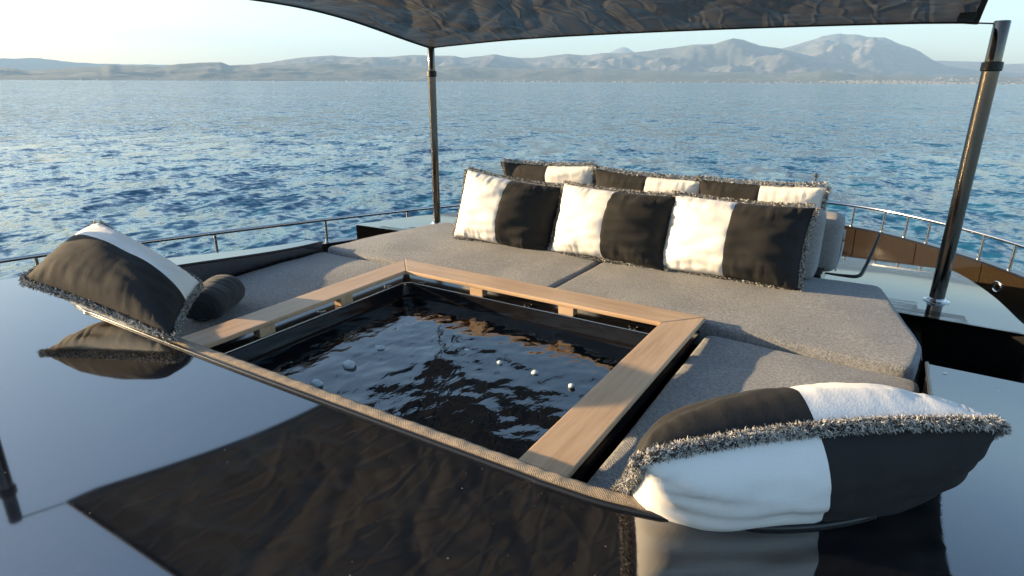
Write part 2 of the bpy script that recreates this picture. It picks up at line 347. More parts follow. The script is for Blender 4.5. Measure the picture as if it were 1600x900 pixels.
def outer_pt(p):
    if p.y > 1.6: return Vector((-3.60 + .16 * min(1, max(0, (p.y - 1.6) / 1.2)) if p.x < -1.5 else .95, p.y if p.x < -1.5 else p.y - .13 * 0))
    cx = -1.52; 
    if p.x < -2.8: a = (p.x - XI_P) / (-2.8 - XI_P); return Vector((-3.60 - .60 * a, 1.6 - 4.6 * a ** 1.5))
    if p.x > -.62: a = (XI_S - p.x) / (XI_S + .62); a = min(max(a, 0), 1); return Vector((.95 - .1 * a, 1.6 - 4.6 * a ** 1.5 + max(0, p.y - 1.6)))
    return Vector((-4.2 + (p.x + 2.8) / 2.18 * 5.05, -3.0))
def build_brow():
    V = []; F = []; K = 12; n = len(inner)
    for p in inner:
        o = outer_pt(p)
        for k in range(K + 1):
            q = p.lerp(o, (k / K) ** 1.4); V.append((q.x, q.y, brow_z(q.y) - .006 * max(0, abs(q.x + 1.52) - 1.0) ** 2))
    for i in range(n - 1):
        for k in range(K): F.append([i * (K + 1) + k, i * (K + 1) + k + 1, (i + 1) * (K + 1) + k + 1, (i + 1) * (K + 1) + k])
    # inner vertical face
    b0 = len(V); nb = n
    for p in inner: V.append((p.x, p.y, brow_z(p.y) - .006 * max(0, abs(p.x + 1.52) - 1.0) ** 2)); 
    for p in inner: V.append((p.x, p.y, -.55))
    F += [[b0 + i, b0 + i + 1, b0 + nb + i + 1, b0 + nb + i] for i in range(nb - 1)]
    # outer and end faces down to the side walk
    outr = [outer_pt(p) for p in inner]; b1 = len(V)
    for q in outr: V.append((q.x, q.y, brow_z(q.y) - .006 * max(0, abs(q.x + 1.52) - 1.0) ** 2))
    for q in outr: V.append((q.x + (.05 if q.x > -1.5 else -.05), q.y, -.9))
    F += [[b1 + i, b1 + n + i, b1 + n + i + 1, b1 + i + 1] for i in range(n - 1)]
    for i in (0, n - 1): F.append([b0 + i, b0 + nb + i, b1 + n + i, b1 + i])
    o = mesh_obj('brow_deck', V, F, M['gloss'], yacht); bm = bmesh.new(); bm.from_mesh(o.data)
    bmesh.ops.recalc_face_normals(bm, faces=bm.faces); bm.to_mesh(o.data); bm.free()
    es = o.modifiers.new('es', 'EDGE_SPLIT'); es.split_angle = R(40)
    return o
brow = build_brow()
def bz(x, y): return brow_z(y) - .006 * max(0, abs(x + 1.52) - 1.0) ** 2
# trim line and padded edge strip along the brow
edge = [Vector((p.x, p.y, bz(p.x, p.y))) for p in inner]
def off(path, d):
    out = []
    for i, p in enumerate(path):
        tg = (path[min(i + 1, len(path) - 1)] - path[max(i - 1, 0)]); nrm = Vector((-tg.y, tg.x, 0)).normalized(); out.append(p + nrm * d)
    return out
fine_edge = catmull([tuple(p) for p in edge], 6)
tube('edge_trim', [p + Vector((0, 0, .003)) for p in off(fine_edge, .006)], .008, M['trim'], brow, 8)
sel = [p for p in fine_edge if p.y < 1.45 and p.x < -.33]
def strip_prof(i, t_):
    b = .0010 * math.sin(slen[i] * 105) + .0012 * math.sin(slen[i] * 41 + 1)
    top = .010 + b
    return [(-.022, -.10), (.022, -.10), (.024, -.012), (.019, top * .7), (.008, top), (-.008, top), (-.019, top * .7), (-.024, -.012)]
spath = catmull([tuple(p) for p in off(sel, .038)], 2); slen = [0.]
for a, b in zip(spath, spath[1:]): slen.append(slen[-1] + (b - a).length)
sv, sf = sweep(spath, strip_prof)
bol = empty('edge_bolster', tuple(sel[len(sel) // 2] + Vector((0, 0, -.1))), 'narrow ribbed taupe fabric bolster along the curved edge of the glossy deck', 'bolster')
mesh_obj('cover', sv, sf, M['strip'], bol)
box('screw', .30, .312, 2.70, 2.712, bz(.3, 2.7) - .003, bz(.3, 2.7) + .003, M['chrome'], brow, 0)

# forward trunk deck (slopes down to the bow)
def fz(x, y): 
    d = max(y - 4.0, -.4); return -.05 - .055 * d - (.042 * d * d if d > 0 else 0) - .012 * (x + 1.52) ** 2 * .3
def on_f(px, py):
    r = ray(px, py); k = 2.0
    while k < 9:
        p = Vector((0, 0, CAM_H)) + r * k
        if p.z < fz(p.x, p.y): return p
        k += .01
    return p
stb = [on_f(*p) for p in ((1310, 362), (1400, 382), (1480, 420), (1560, 470), (1597, 505))]
outl = [(.07, 4.04), (.20, 4.03), (.36, 3.99), (.50, 3.92), (.60, 3.82), (.67, 3.70), (.715, 3.62), (.74, 3.72)] + [(p.x, p.y) for p in stb[::-1]] + [(-.75, stb[0].y + .12)]
half_o = outl; mir = [(-3.04 - x, y) for x, y in half_o][::-1]
outl = [tuple(p[:2]) for p in catmull([(*q, 0) for q in half_o + [(-1.52, stb[0].y + .16)] + mir], 4)] 
def build_foredeck():
    bm = bmesh.new(); vs_ = [bm.verts.new((x, y, 0)) for x, y in outl]; f = bm.faces.new(vs_)
    bmesh.ops.triangulate(bm, faces=[f])
    for k in range(60):
        y = 3.66 + k * .06
        bmesh.ops.bisect_plane(bm, geom=bm.verts[:] + bm.edges[:] + bm.faces[:], plane_co=(0, y, 0), plane_no=(0, 1, 0))
    for k in range(22):
        x = -3.75 + k * .21
        bmesh.ops.bisect_plane(bm, geom=bm.verts[:] + bm.edges[:] + bm.faces[:], plane_co=(x, 0, 0), plane_no=(1, 0, 0))
    for v in bm.verts: v.co.z = fz(v.co.x, v.co.y)
    be = [e for e in bm.edges if e.is_boundary]
    r = bmesh.ops.extrude_edge_only(bm, edges=be); nv = [v for v in r['geom'] if isinstance(v, bmesh.types.BMVert)]
    for v in nv: v.co.z = -1.0
    bmesh.ops.recalc_face_normals(bm, faces=bm.faces)
    me = bpy.data.meshes.new('foredeck'); bm.to_mesh(me); bm.free()
    V = [tuple(v.co) for v in me.vertices]; F = [list(p.vertices) for p in me.polygons]
    o = mesh_obj('foredeck', V, F, M['deckgloss'], yacht); 
    es = o.modifiers.new('es', 'EDGE_SPLIT'); es.split_angle = R(45); return o
foredeck = build_foredeck()

# rail path and bulwark (rail points read at z = -0.33)
RZ, BZ, DZ = -.33, -.585, -.98
rp = [(-6.95, -2.0), (-6.55, .2), (-6.172, 1.952), (-5.763, 3.06), (-5.142, 4.532), (-4.413, 5.998), (-3.55, 7.32), (-2.6, 8.25), (-1.6, 8.66), (-.652, 8.63), (-.151, 8.50), (.275, 8.207), (.702, 7.79), (1.156, 7.184), (1.72, 6.1), (2.35, 4.4), (2.95, 1.6), (3.3, -1.5)]
rpath = catmull([(x, y, 0) for x, y in rp], 14)
def along(path, d):  # offset outboard(+)
    return off(path, d)
rail = tube('guard_rail', [p + Vector((0, 0, RZ)) for p in rpath], .019, M['rail'], yacht, 12)
pxs = [to_px(p + Vector((0, 0, RZ))) if (MWI @ (p + Vector((0, 0, RZ)))).z < -.5 else (9999, 0) for p in rpath]
def stanchion(p):
    prof = [(.026, 0), (.026, .006), (.014, .012), (.014, RZ - BZ - .005)]
    lathe('stanchion', (p.x, p.y, BZ + .004), prof, M['rail'], rail, 12)
half_i = len(rpath) // 2
targets = [(335, 0), (508, 0), (636, 0), (175, 0), (55, 0), (1336, 1), (1384, 1), (1420, 1), (1455, 1), (1539, 1), (1588, 1), (735, 0), (1650, 1)]
for tx, sd in targets:
    best = None
    rg = range(0, int(half_i * 1.05)) if sd == 0 else range(half_i, len(rpath))
    for i in rg[:-1]:
        a, b = pxs[i][0], pxs[i + 1][0]
        if a < 9000 and b < 9000 and min(a, b) <= tx <= max(a, b) and abs(b - a) > 1e-6: best = rpath[i].lerp(rpath[i + 1], (tx - a) / (b - a)); break
    if best: stanchion(best)
# bulwark panels: separate sections with open joints, then the cap
acc = 0; cur = [rpath[0]]; secs = []
for a, b in zip(rpath, rpath[1:]):
    acc += (b - a).length; cur.append(b)
    if acc > .78: secs.append(cur); cur = [b]; acc = 0
for s_ in secs:
    s_ = list(s_); d0 = (s_[1] - s_[0]).normalized(); d1 = (s_[-1] - s_[-2]).normalized(); s_[0] = s_[0] + d0 * .005; s_[-1] = s_[-1] - d1 * .005
    v, f = sweep(s_, lambda i, t_: [(-.03, DZ - .05), (.02, DZ - .05), (.045, BZ - .012), (-.03, BZ - .012)])
    mesh_obj('bulwark_panel', v, f, M['bronze'], yacht, smooth=False)
v, f = sweep(rpath, lambda i, t_: [(-.07, BZ - .012), (.065, BZ - .012), (.065, BZ), (.05, BZ + .006), (-.06, BZ + .006), (-.07, BZ)])
mesh_obj('bulwark_cap', v, f, M['hullp'], yacht, smooth=False)
# hull below, and the side walk between trunk and bulwark
prt = rpath; V = []; F = []
lv = [(.02, DZ + .35), (-.02, -1.6), (-.25, -2.7), (-.5, SEA_Z - .3)]
cen = Vector((-1.52, -1.0, 0))
for q in prt:
    out_ = Vector((q.x - cen.x, (q.y - cen.y) * .55, 0)).normalized()
    for d_, z_ in lv: V.append((q.x + out_.x * (d_ + .03), q.y + out_.y * (d_ + .03), z_))
m_ = len(lv)
for i in range(len(prt) - 1):
    for k in range(m_ - 1): F.append([i * m_ + k, i * m_ + k + 1, (i + 1) * m_ + k + 1, (i + 1) * m_ + k])
hull = mesh_obj('hull', V, F, M['hullp'], yacht)
walk = [(p.x, p.y) for p in rpath[::4]]
prism('side_walk', walk, DZ - .12, DZ - .02, M['inner'], yacht)
box('step_floor', -3.9, .9, 2.80, 4.3, -.62, -.50, M['inner'], yacht, .004)
box('step_tread', .10, .27, 3.22, 3.72, -.50, -.12, M['bronze'], yacht, .006)
# round steel fitting on the starboard bulwark
fp = on_z(1563, 464, -.76)
best = min(range(len(rpath)), key=lambda i: abs(to_px(rpath[i] + Vector((0, 0, -.76)))[0] - 1563) if pxs[i][0] < 9000 and i > half_i else 1e9)
q = rpath[best] + Vector((0, 0, -.77)); tg = (rpath[best + 1] - rpath[best]).normalized(); nin = Vector((tg.y, -tg.x, 0)) * 1.0
ringp = [q + nin * .035 + (tg * math.cos(a) + Vector((0, 0, 1)) * math.sin(a)) * .05 for a in np.linspace(0, 2 * math.pi, 20)[:-1]]
tube('steel_eyelet', ringp, .014, M['chrome'], yacht, 8, closed=True)

# ================================================================== HOT TUB
WT, WB, LZ, TW = .033, .010, -.036, -.125
ox0, ox1, oy1 = -2.53, -.643, 2.83; ix0, ix1, iy1 = -2.36, -.805, 2.645; ty0 = 1.20
tub = empty('hot_tub', ((ox0 + ox1) / 2, (ty0 + oy1) / 2, -.9), 'square black hot tub with a light teak rim sunk between the sun pads', 'hot tub')
def board(pts, along_y):
    cx = sum(p[0] for p in pts) / 4; cy = sum(p[1] for p in pts) / 4
    # local X runs along the grain
    loc_ = [((p[0] - cx), (p[1] - cy)) for p in pts]
    if along_y: loc_ = [(y, -x) for x, y in loc_]
    n = 4; v = [(x, y, WB - WT) for x, y in loc_] + [(x, y, 0) for x, y in loc_]
    f = [[3, 2, 1, 0], [4, 5, 6, 7]] + [[i, (i + 1) % 4, 4 + (i + 1) % 4, 4 + i] for i in range(4)]
    o = mesh_obj('rim_board', v, f, M['wood'], None, (0, 0, 0), False)
    o.parent = tub; o.location = Vector((cx, cy, WT)) - tub.location; o.rotation_euler = (0, 0, R(90) if along_y else 0); bevel(o, .005, 2); return o
g = .0008
board([(ox0, ty0), (ix0, ty0), (ix0, iy1 - g), (ox0, oy1 - g)], True)
board([(ix0, iy1 + g), (ix1, iy1 + g), (ox1, oy1 + g), (ox0, oy1 + g)][::1], False)
board([(ix1, ty0), (ox1, ty0), (ox1, oy1 - g), (ix1, iy1 - g)], True)
def spacer(x, y, lx, ly): box('rim_spacer', x - lx / 2, x + lx / 2, y - ly / 2, y + ly / 2, LZ + .001, WB - .0005, M['wood'], tub, .002)
for px, py in ((745, 452), (885, 483)):
    r = ray(px, py); k = (iy1 + .012) / r.y; spacer(r.x * k, iy1 + .03, .085, .05)
for px, py in ((540, 460), (415, 502)):
    r = ray(px, py); k = (ix0 - .012) / r.x; spacer(ix0 - .03, r.y * k, .05, .085)
spacer(ix1 + .03, 1.95, .05, .085); spacer(ix1 + .03, 2.4, .05, .085)
# basin: ledge under the rim, rounded corner lip, wall
def rrect(x0, x1, y0, y1, r, k=8):
    out = []
    for cx, cy, a0 in ((x1 - r, y1 - r, 0), (x0 + r, y1 - r, 90), (x0 + r, y0 + r, 180), (x1 - r, y0 + r, 270)):
        out += [(cx + r * math.cos(R(a0 + 90 * i / k)), cy + r * math.sin(R(a0 + 90 * i / k))) for i in range(k + 1)]
    return out
def rings(name, rs, mat, parent, cap=False):
    V = []; F = []; n = len(rs[0][0])
    for pts, z in rs: V += [(x, y, z) for x, y in pts]
    for j in range(len(rs) - 1):
        for i in range(n): F.append([j * n + i, j * n + (i + 1) % n, (j + 1) * n + (i + 1) % n, (j + 1) * n + i])
    if cap: F.append(list(range((len(rs) - 1) * n, len(rs) * n)))
    o = mesh_obj(name, V, F, mat, parent); es = o.modifiers.new('es', 'EDGE_SPLIT'); es.split_angle = R(38); return o
by0 = 1.19
rings('basin', [(rrect(ox0 + .01, ox1 - .01, by0 - .03, oy1 - .01, .03), LZ - .02), (rrect(ox0 + .012, ox1 - .012, by0 - .03, oy1 - .012, .03), LZ),
                (rrect(ix0 + .002, ix1 - .002, by0, iy1 - .002, .05), LZ), (rrect(ix0 + .008, ix1 - .008, by0, iy1 - .008, .05), LZ - .006),
                (rrect(ix0 + .012, ix1 - .012, by0, iy1 - .012, .05), LZ - .07), (rrect(ix0 + .03, ix1 - .03, by0, iy1 - .03, .05), LZ - .078),
                (rrect(ix0 + .05, ix1 - .05, by0, iy1 - .05, .06), -.85)], M['inner'], tub, True)
lipp = [Vector((x, y, LZ + .001)) for x, y in rrect(ix0 + .004, ix1 - .004, by0, iy1 - .004, .05)]
tube('basin_lip', lipp, .004, M['chrome'], tub, 6, closed=True)
for px, py, ax in ((675, 435, 'b'), (998, 503, 'b'), (835, 470, 'b'), (590, 443, 'l'), (310, 548, 'l'), (470, 478, 'l')):
    p = on_z(px, py, LZ + .004)
    if ax == 'b': p.y = iy1 + .03
    else: p.x = ix0 - .03
    lathe('spotlight', (p.x, p.y, LZ), [(.022, 0), (.022, .004), (.016, .007), (.012, .005)], M['chrome'], tub, 14)
def tub_water():
    nx, ny = 240, 220; x = np.linspace(ix0 + .006, ix1 - .006, nx); y = np.linspace(by0 + .004, iy1 - .006, ny); X, Y = np.meshgrid(x, y); Z = np.zeros_like(X)
    for k in range(60):
        lam = float(np.exp(rng.uniform(np.log(.045), np.log(.5)))); d = R(35) + rng.normal(0, .9); kk = 2 * math.pi / lam
        Z += .00068 * lam ** .78 * rng.uniform(.4, 1.2) * np.sin(kk * (X * math.cos(d) + Y * math.sin(d)) + rng.uniform(0, 6.28) + .8 * np.sin(3.1 * X + 2.3 * Y))
    Z = Z * 1.5 + .016 * np.sin(((X + 1.62) * -.52 + (Y - 1.95) * .85) * 2.1) * np.cos((X + 1.6) * 1.2)
    V = np.stack([X, Y, Z + TW], -1).reshape(-1, 3); F = [[j * nx + i, j * nx + i + 1, (j + 1) * nx + i + 1, (j + 1) * nx + i] for j in range(ny - 1) for i in range(nx - 1)]
    mesh_obj('water', V, F, M['tubwater'], tub)
tub_water()
def ice(px, py, s_, label):
    p = on_z(px, py, TW); bm = bmesh.new(); bmesh.ops.create_icosphere(bm, subdivisions=2, radius=1)
    sd = random.random() * 50
    for v in bm.verts:
        k = 1 + .35 * noise.noise(v.co * 1.3 + Vector((sd, 0, 0))); v.co = Vector((v.co.x * k * s_, v.co.y * k * s_ * .8, v.co.z * k * s_ * .6))
    V = [tuple(v.co + p + Vector((0, 0, s_ * .12))) for v in bm.verts]; F = [[v.index for v in f_.verts] for f_ in bm.faces]; bm.free()
    tag(mesh_obj('ice_chunk', V, F, M['ice'], None, tuple(p)), label, 'ice', 'ice chunks floating in the hot tub')
MIDL = 'small pale ice lump in the middle of the row of four floating in the tub'
for px, py, s_, l in ((730, 548, .016, 'small pale ice lump starting the row of four, next to the broken canopy reflection'), (781, 567, .015, MIDL), (836, 583, .017, MIDL), (893, 604, .017, 'small pale ice lump ending the row of four beside the long starboard teak board')):
    ice(px, py, s_, l)
for px, py, s_, l in ((594, 545, .030, 'broad pale ice lump floating nearest the tub corner between two teak boards'), (546, 572, .034, 'largest pale ice lump, floating along the port side of the tub'), (495, 600, .028, 'pale ice lump floating near the edge bolster in the tub')):
    ice(px, py, s_, l)
# black platform under the pads
pl = [(XI_P + .01, 1.2), (ox0 - .004, 1.2), (ox0 - .004, oy1 + .004), (ox1 + .004, oy1 + .004), (ox1 + .004, 1.2), (XI_S - .01, 1.2), (XI_S - .01, 3.1), (.05, 3.99), (-3.09, 3.99), (XI_P + .01, 3.1)]
prism('pad_platform', pl, -.50, -.14, M['inner'], yacht)

# ================================================================== SUN PADS
def pad(outline, ztop, th, label, bev=.022):
    n = len(outline); cx = sum(p[0] for p in outline) / n; cy = sum(p[1] for p in outline) / n
    bm = bmesh.new(); vb = [bm.verts.new((x - cx, y - cy, 0)) for x, y in outline]; f_ = bm.faces.new(vb)
    r = bmesh.ops.extrude_face_region(bm, geom=[f_])
    for v in [g_ for g_ in r['geom'] if isinstance(g_, bmesh.types.BMVert)]: v.co.z = th
    bmesh.ops.recalc_face_normals(bm, faces=bm.faces)
    vert_e = [e for e in bm.edges if abs(e.verts[0].co.z - e.verts[1].co.z) > th * .5]
    bmesh.ops.bevel(bm, geom=vert_e, offset=.05, segments=4, affect='EDGES', profile=.5)
    hor = [e for e in bm.edges if abs(e.verts[0].co.z - e.verts[1].co.z) < 1e-5 and e.calc_face_angle(0) > .8]
    bmesh.ops.bevel(bm, geom=hor, offset=bev, segments=4, affect='EDGES', profile=.5)
    bmesh.ops.triangulate(bm, faces=[f for f in bm.faces if len(f.verts) > 4])
    x0 = min(v.co.x for v in bm.verts); x1 = max(v.co.x for v in bm.verts); y0 = min(v.co.y for v in bm.verts); y1 = max(v.co.y for v in bm.verts)
    for a, b_, ax in ((x0, x1, 0), (y0, y1, 1)):
        for k in range(1, int((b_ - a) / .07)):
            co = [0, 0, 0]; no = [0, 0, 0]; co[ax] = a + k * .07; no[ax] = 1
            bmesh.ops.bisect_plane(bm, geom=bm.verts[:] + bm.edges[:] + bm.faces[:], plane_co=co, plane_no=no)
    me = bpy.data.meshes.new('sun_pad'); 
    for v in bm.verts:
        if v.co.z > th * .7:
            q_ = Vector((v.co.x + cx, v.co.y + cy, 0)); e = min(min(v.co.x - x0, x1 - v.co.x), min(v.co.y - y0, y1 - v.co.y))
            v.co.z += .010 * noise.noise(q_ * 2.3) + .004 * noise.noise(q_ * 7) + .012 * min(1, e / .25) - .006
    bm.to_mesh(me); bm.free(); me.polygons.foreach_set('use_smooth', [True] * len(me.polygons)); me.materials.append(M['pad'])
    o = bpy.data.objects.new('sun_pad', me); col.objects.link(o); o.location = (cx, cy, ztop - th); tag(o, label, 'sun pad', 'woven grey sun pads around the hot tub'); return o
pad([(-3.29, 2.86), (-1.528, 2.86), (-1.528, 3.97), (-3.08, 3.97), (-3.28, 3.25)], 0, .13, 'grey woven sun pad in front of the sofa, towards the slim pole')
pad([(-1.512, 2.86), (.215, 2.80), (.25, 3.08), (.055, 3.97), (-1.512, 3.97)], 0, .13, 'grey woven sun pad in front of the sofa, running towards the thick steel pole')
pad([(-3.285, 1.22), (-2.545, 1.22), (-2.545, 2.845), (-3.285, 2.845)], -.022, .11, 'grey woven sun pad beneath the rolled towel, beside the tub')
pad([(-.625, 1.22), (.235, 1.22), (.24, 2.775), (-.625, 2.785)], -.030, .10, 'grey woven sun pad beside the tub with the big fringed cushion at its end')

# ================================================================== SOFA BACKREST
sofa = empty('sofa', (-1.4, 4.1, -.06), 'pale grey woven double sided sofa backrest across the foredeck', 'sofa')
def cushion_block(name, x0, x1, y0, y1, z0, z1, lean, r, mat, parent, n=30):
    """soft block with rounded vertical section swept along X"""
    sec = []
    w2 = (y1 - y0) / 2; yc = (y0 + y1) / 2; k = 8
    for cx, cz, a0 in ((w2 - r, z1 - r, 0), (-w2 + r, z1 - r, 90), (-w2 + r * .5, z0 + r * .5, 180), (w2 - r * .5, z0 + r * .5, 270)):
        rr = r if a0 < 180 else r * .5
        sec += [(cx + rr * math.cos(R(a0 + 90 * i / k)), cz + rr * math.sin(R(a0 + 90 * i / k))) for i in range(k + 1)]
    zc = (z0 + z1) / 2; V = []; F = []; m = len(sec); N = n + 8
    for i in range(N + 1):
        if i <= 4: a = R(90 * i / 4); x = x0 + r * .6 * (1 - math.sin(a)) * 0 + r * .6 * (1 - math.cos(R(90 - 0)) ) * 0 + r * .6 * (i / 4) ** 2; s_ = 1 - (r * .6 / w2) * (1 - math.sqrt(max(0, 1 - (1 - (i / 4) ** 2) ** 2)))
        elif i >= N - 4: j = N - i; x = x1 - r * .6 * (j / 4) ** 2; s_ = 1 - (r * .6 / w2) * (1 - math.sqrt(max(0, 1 - (1 - (j / 4) ** 2) ** 2)))
        else: x = x0 + r * .6 + (x1 - x0 - 1.2 * r) * (i - 4) / (N - 8); s_ = 1
        for y, z in sec:
            p = Vector((x, y, z)); b = .008 * noise.noise(p * 4)
            zz = zc + (z - zc) * (1 - (1 - s_) * .5); V.append((x, yc + y * s_ + lean * (zz - z0) + b, zz + b))
    for i in range(N):
        for k_ in range(m): F.append([i * m + k_, i * m + (k_ + 1) % m, (i + 1) * m + (k_ + 1) % m, (i + 1) * m + k_])
    F += [list(range(m))[::-1], list(range(N * m, (N + 1) * m))]
    o = mesh_obj(name, V, F, mat, parent); bm = bmesh.new(); bm.from_mesh(o.data); bmesh.ops.recalc_face_normals(bm, faces=bm.faces); bm.to_mesh(o.data); bm.free(); return o
cushion_block('back_cushion', -2.55, -1.52, 3.80, 4.03, .005, .395, .14, .07, M['sofa'], sofa)
cushion_block('back_cushion', -1.515, -.285, 3.80, 4.03, .005, .395, .14, .07, M['sofa'], sofa)
rc1 = cushion_block('back_cushion', -2.55, -1.52, 4.16, 4.44, -.03, .33, -.02, .10, M['sofa'], sofa)
rc = cushion_block('back_cushion', -1.515, -.20, 4.16, 4.44, -.03, .33, -.02, .10, M['sofa'], sofa)
pp = [Vector((-.198, 4.44, .20)), Vector((-.193, 4.425, .10)), Vector((-.195, 4.35, .02)), Vector((-.20, 4.22, -.02))]
tube('piping', catmull([tuple(p) for p in pp], 5), .006, M['piping'], rc, 6)
box('base', -2.5, -.26, 3.99, 4.42, -.075, .0, M['inner'], sofa, .006)
kb = lathe('knob', (0, 0, 0), [(.030, 0), (.030, .012), (.018, .018), (.018, .026)], M['rubber'], sofa, 16); kb.rotation_euler = (0, R(90), 0); kb.location = Vector((-.235, 4.06, .025)) - sofa.location
arm = catmull([(-.25, 4.16, -.03), (-.15, 4.2, -.04), (-.07, 4.22, -.035), (-.045, 4.30, .0), (-.02, 4.42, .09), (.0, 4.52, .185)], 6)
v, f = sweep(arm, lambda i, t_: circ(.006 + .006 * math.sin(t_ * 3.1), 10)); tag(mesh_obj('tie_strap', v, f, M['rubber'], None, tuple(arm[0])), 'black curved strap arm standing on the deck beside the sofa end', 'strap')
st = empty('bow_staff', (-.43, 4.62, fz(-.43, 4.62)), 'short thin steel staff with a round cap behind the sofa', 'staff')
lathe('post', tuple(st.location), [(.02, 0), (.02, .01), (.009, .015), (.009, .60)], M['chrome'], st, 12)
lathe('cap', tuple(Vector(st.location) + Vector((0, 0, .60))), [(.012, 0), (.02, .006), (.02, .026), (.008, .036)], M['chrome'], st, 14)

# ================================================================== CUSHIONS
def pillow(label, group, center, ex, ey, L, W, T, split=.44, axis='u', swap=False, flip_back=True, seed=0, fr=.033, dens=5200, wr=1.0, corners=None, thw=.0014, bow=0., full=.50):
    """ex runs along the length, ey along the width, ex x ey = visible front; split = share of the white part on the front"""
    ex = Vector(ex).normalized(); ey = Vector(ey); ey = (ey - ex * ex.dot(ey)).normalized(); nz = ex.cross(ey)
    C = Vector(center); NU, NV = 64, 46; rn = random.Random(seed)
    def bil(x, y):
        u, v = x / (L / 2), y / (W / 2)
        if not corners: return C + ex * x + ey * y + nz * (bow * (1 - u * u) * (1 - v) / 2)
        q00, q10, q11, q01 = corners
        lift = nz * (bow * (1 - u * u) * (1 - v) / 2)
        return lift + (q00 * (1 - u) * (1 - v) + q10 * (1 + u) * (1 - v) + q11 * (1 + u) * (1 + v) + q01 * (1 - u) * (1 + v)) / 4
    us = np.linspace(-1, 1, NU + 1); vs2 = np.linspace(-1, 1, NV + 1); us = np.sign(us) * (1 - (1 - np.abs(us)) ** 1.35); vs2 = np.sign(vs2) * (1 - (1 - np.abs(vs2)) ** 1.35)
    sp = -1 + 2 * split
    if axis == 'u': us[np.argmin(np.abs(us - sp))] = sp
    else: vs2[np.argmin(np.abs(vs2 - sp))] = sp
    def edge_xy(u, v):
        cx = 1 - .055 * (1 - v * v) * abs(u) ** 3; cy = 1 - .075 * (1 - u * u) * abs(v) ** 3
        return L / 2 * u * cx, W / 2 * v * cy
    def P(u, v, side):
        x, y = edge_xy(u, v); prof = max(0, (1 - abs(u) ** 2.4) * (1 - abs(v) ** 2.2)); h = T / 2 * prof ** full
        pu = Vector((u * L * 3 + seed * 7.3, v * W * 3, side * 4.0)); h *= 1 + .07 * noise.noise(pu * .7) * wr
        e = 1 - max(abs(u), abs(v)); wgt = min(1, e / .08) * math.exp(-e * 3.0)
        # gathers radiating from the piped edge
        s_ = u * L if abs(v) > abs(u) else v * W
        h += wr * T * .045 * wgt * (noise.noise(Vector((s_ * 26, seed * 3.7 + side * 5, e * 2.5))) + .5 * noise.noise(Vector((s_ * 55, seed * 1.7 + side * 5, 3))))
        h += wr * T * .05 * min(1, e / .2) * noise.noise(Vector((u * 2.2 + v * 1.6 + seed, v * 5 - u * 1.2, side * 2 + seed)))
        d = (u - sp) * L / 2 if axis == 'u' else (v - sp) * W / 2
        h -= .004 * math.exp(-(d / .006) ** 2) * min(1, e / .1)
        return bil(x, y) + nz * (side * max(h, 0))
    base_pt = (C.x, C.y, min((C + ex * sx * L / 2 + ey * sy * W / 2).z for sx in (-1, 1) for sy in (-1, 1)))
    root = empty('cushion', base_pt, label, 'cushion', group)
    parts = {'w': ([], []), 'd': ([], [])}
    for side in (1, -1):
        idx = {'w': {}, 'd': {}}
        for j in range(NV):
            for i in range(NU):
                m_ = (us[i] + us[i + 1]) / 2 if axis == 'u' else (vs2[j] + vs2[j + 1]) / 2
                wh = (m_ < sp) != swap
                if side == -1 and flip_back: wh = not wh
                key = 'w' if wh else 'd'; V, F = parts[key]; q_ = []
                for a, b in ((i, j), (i + 1, j), (i + 1, j + 1), (i, j + 1)):
                    if (a, b) not in idx[key]: idx[key][(a, b)] = len(V); V.append(tuple(P(us[a], vs2[b], side)))
                    q_.append(idx[key][(a, b)])
                F.append(q_ if side == 1 else q_[::-1])
    mesh_obj('white_panel', *parts['w'], M['white'], root); mesh_obj('dark_panel', *parts['d'], M['dark'], root)
    # fringe: separate threads all round the seam
    V = []; F = []; mi = []
    per = []
    for k in range(400):
        t_ = k / 100
        u, v = ((-1 + 2 * t_, -1) if t_ < 1 else (1, -1 + 2 * (t_ - 1)) if t_ < 2 else (1 - 2 * (t_ - 2), 1) if t_ < 3 else (-1, 1 - 2 * (t_ - 3)))
        per.append(Vector((*edge_xy(u, v), 0)))
    nth = int(2 * (L + W) * dens); clm = 1.0
    for _ in range(nth):
        f0 = rn.random() * 400; i0 = int(f0) % 400; a = per[i0]; b = per[(i0 + 1) % 400]; p = a.lerp(b, f0 - int(f0)); tg = (b - a).normalized(); outw = Vector((tg.y, -tg.x, 0))
        ang = rn.uniform(-2.2, 2.2); rr = fr * .42 * math.sqrt(rn.random()); rad = outw * math.cos(ang) + Vector((0, 0, 1)) * math.sin(ang)
        p0 = p + outw * fr * .28 + rad * rr
        d1 = (rad * .45 + tg * rn.gauss(0, .8) + Vector((rn.gauss(0, .7), rn.gauss(0, .7), rn.gauss(0, .7) - .15))).normalized()
        d2 = (d1 + Vector((rn.gauss(0, .7), rn.gauss(0, .7), rn.gauss(0, .7)))).normalized(); ln = fr * rn.uniform(.2, .38); wd = thw * rn.uniform(.7, 1.4)
        sd_ = d1.cross(Vector((rn.gauss(0, 1), rn.gauss(0, 1), rn.gauss(0, 1)))).normalized() * wd
        p1 = p0 + d1 * ln * .5; p2 = p1 + d2 * ln * .5
        b0 = len(V)
        for q_ in (p0 - sd_, p0 + sd_, p1 + sd_, p1 - sd_, p2 + sd_ * .6, p2 - sd_ * .6): V.append(tuple(bil(q_.x, q_.y) + nz * q_.z))
        F += [[b0, b0 + 1, b0 + 2, b0 + 3], [b0 + 3, b0 + 2, b0 + 4, b0 + 5]]; k = 0 if (math.sin(int(f0 * 2.2 * clm) * 12.9898 + int((ang + 3) * 2.6) * 78.233 + int(rr / fr * 5) * 37.7) * 43758.5) % 1 + rn.gauss(0, .12) < .56 else 1; mi += [k, k]
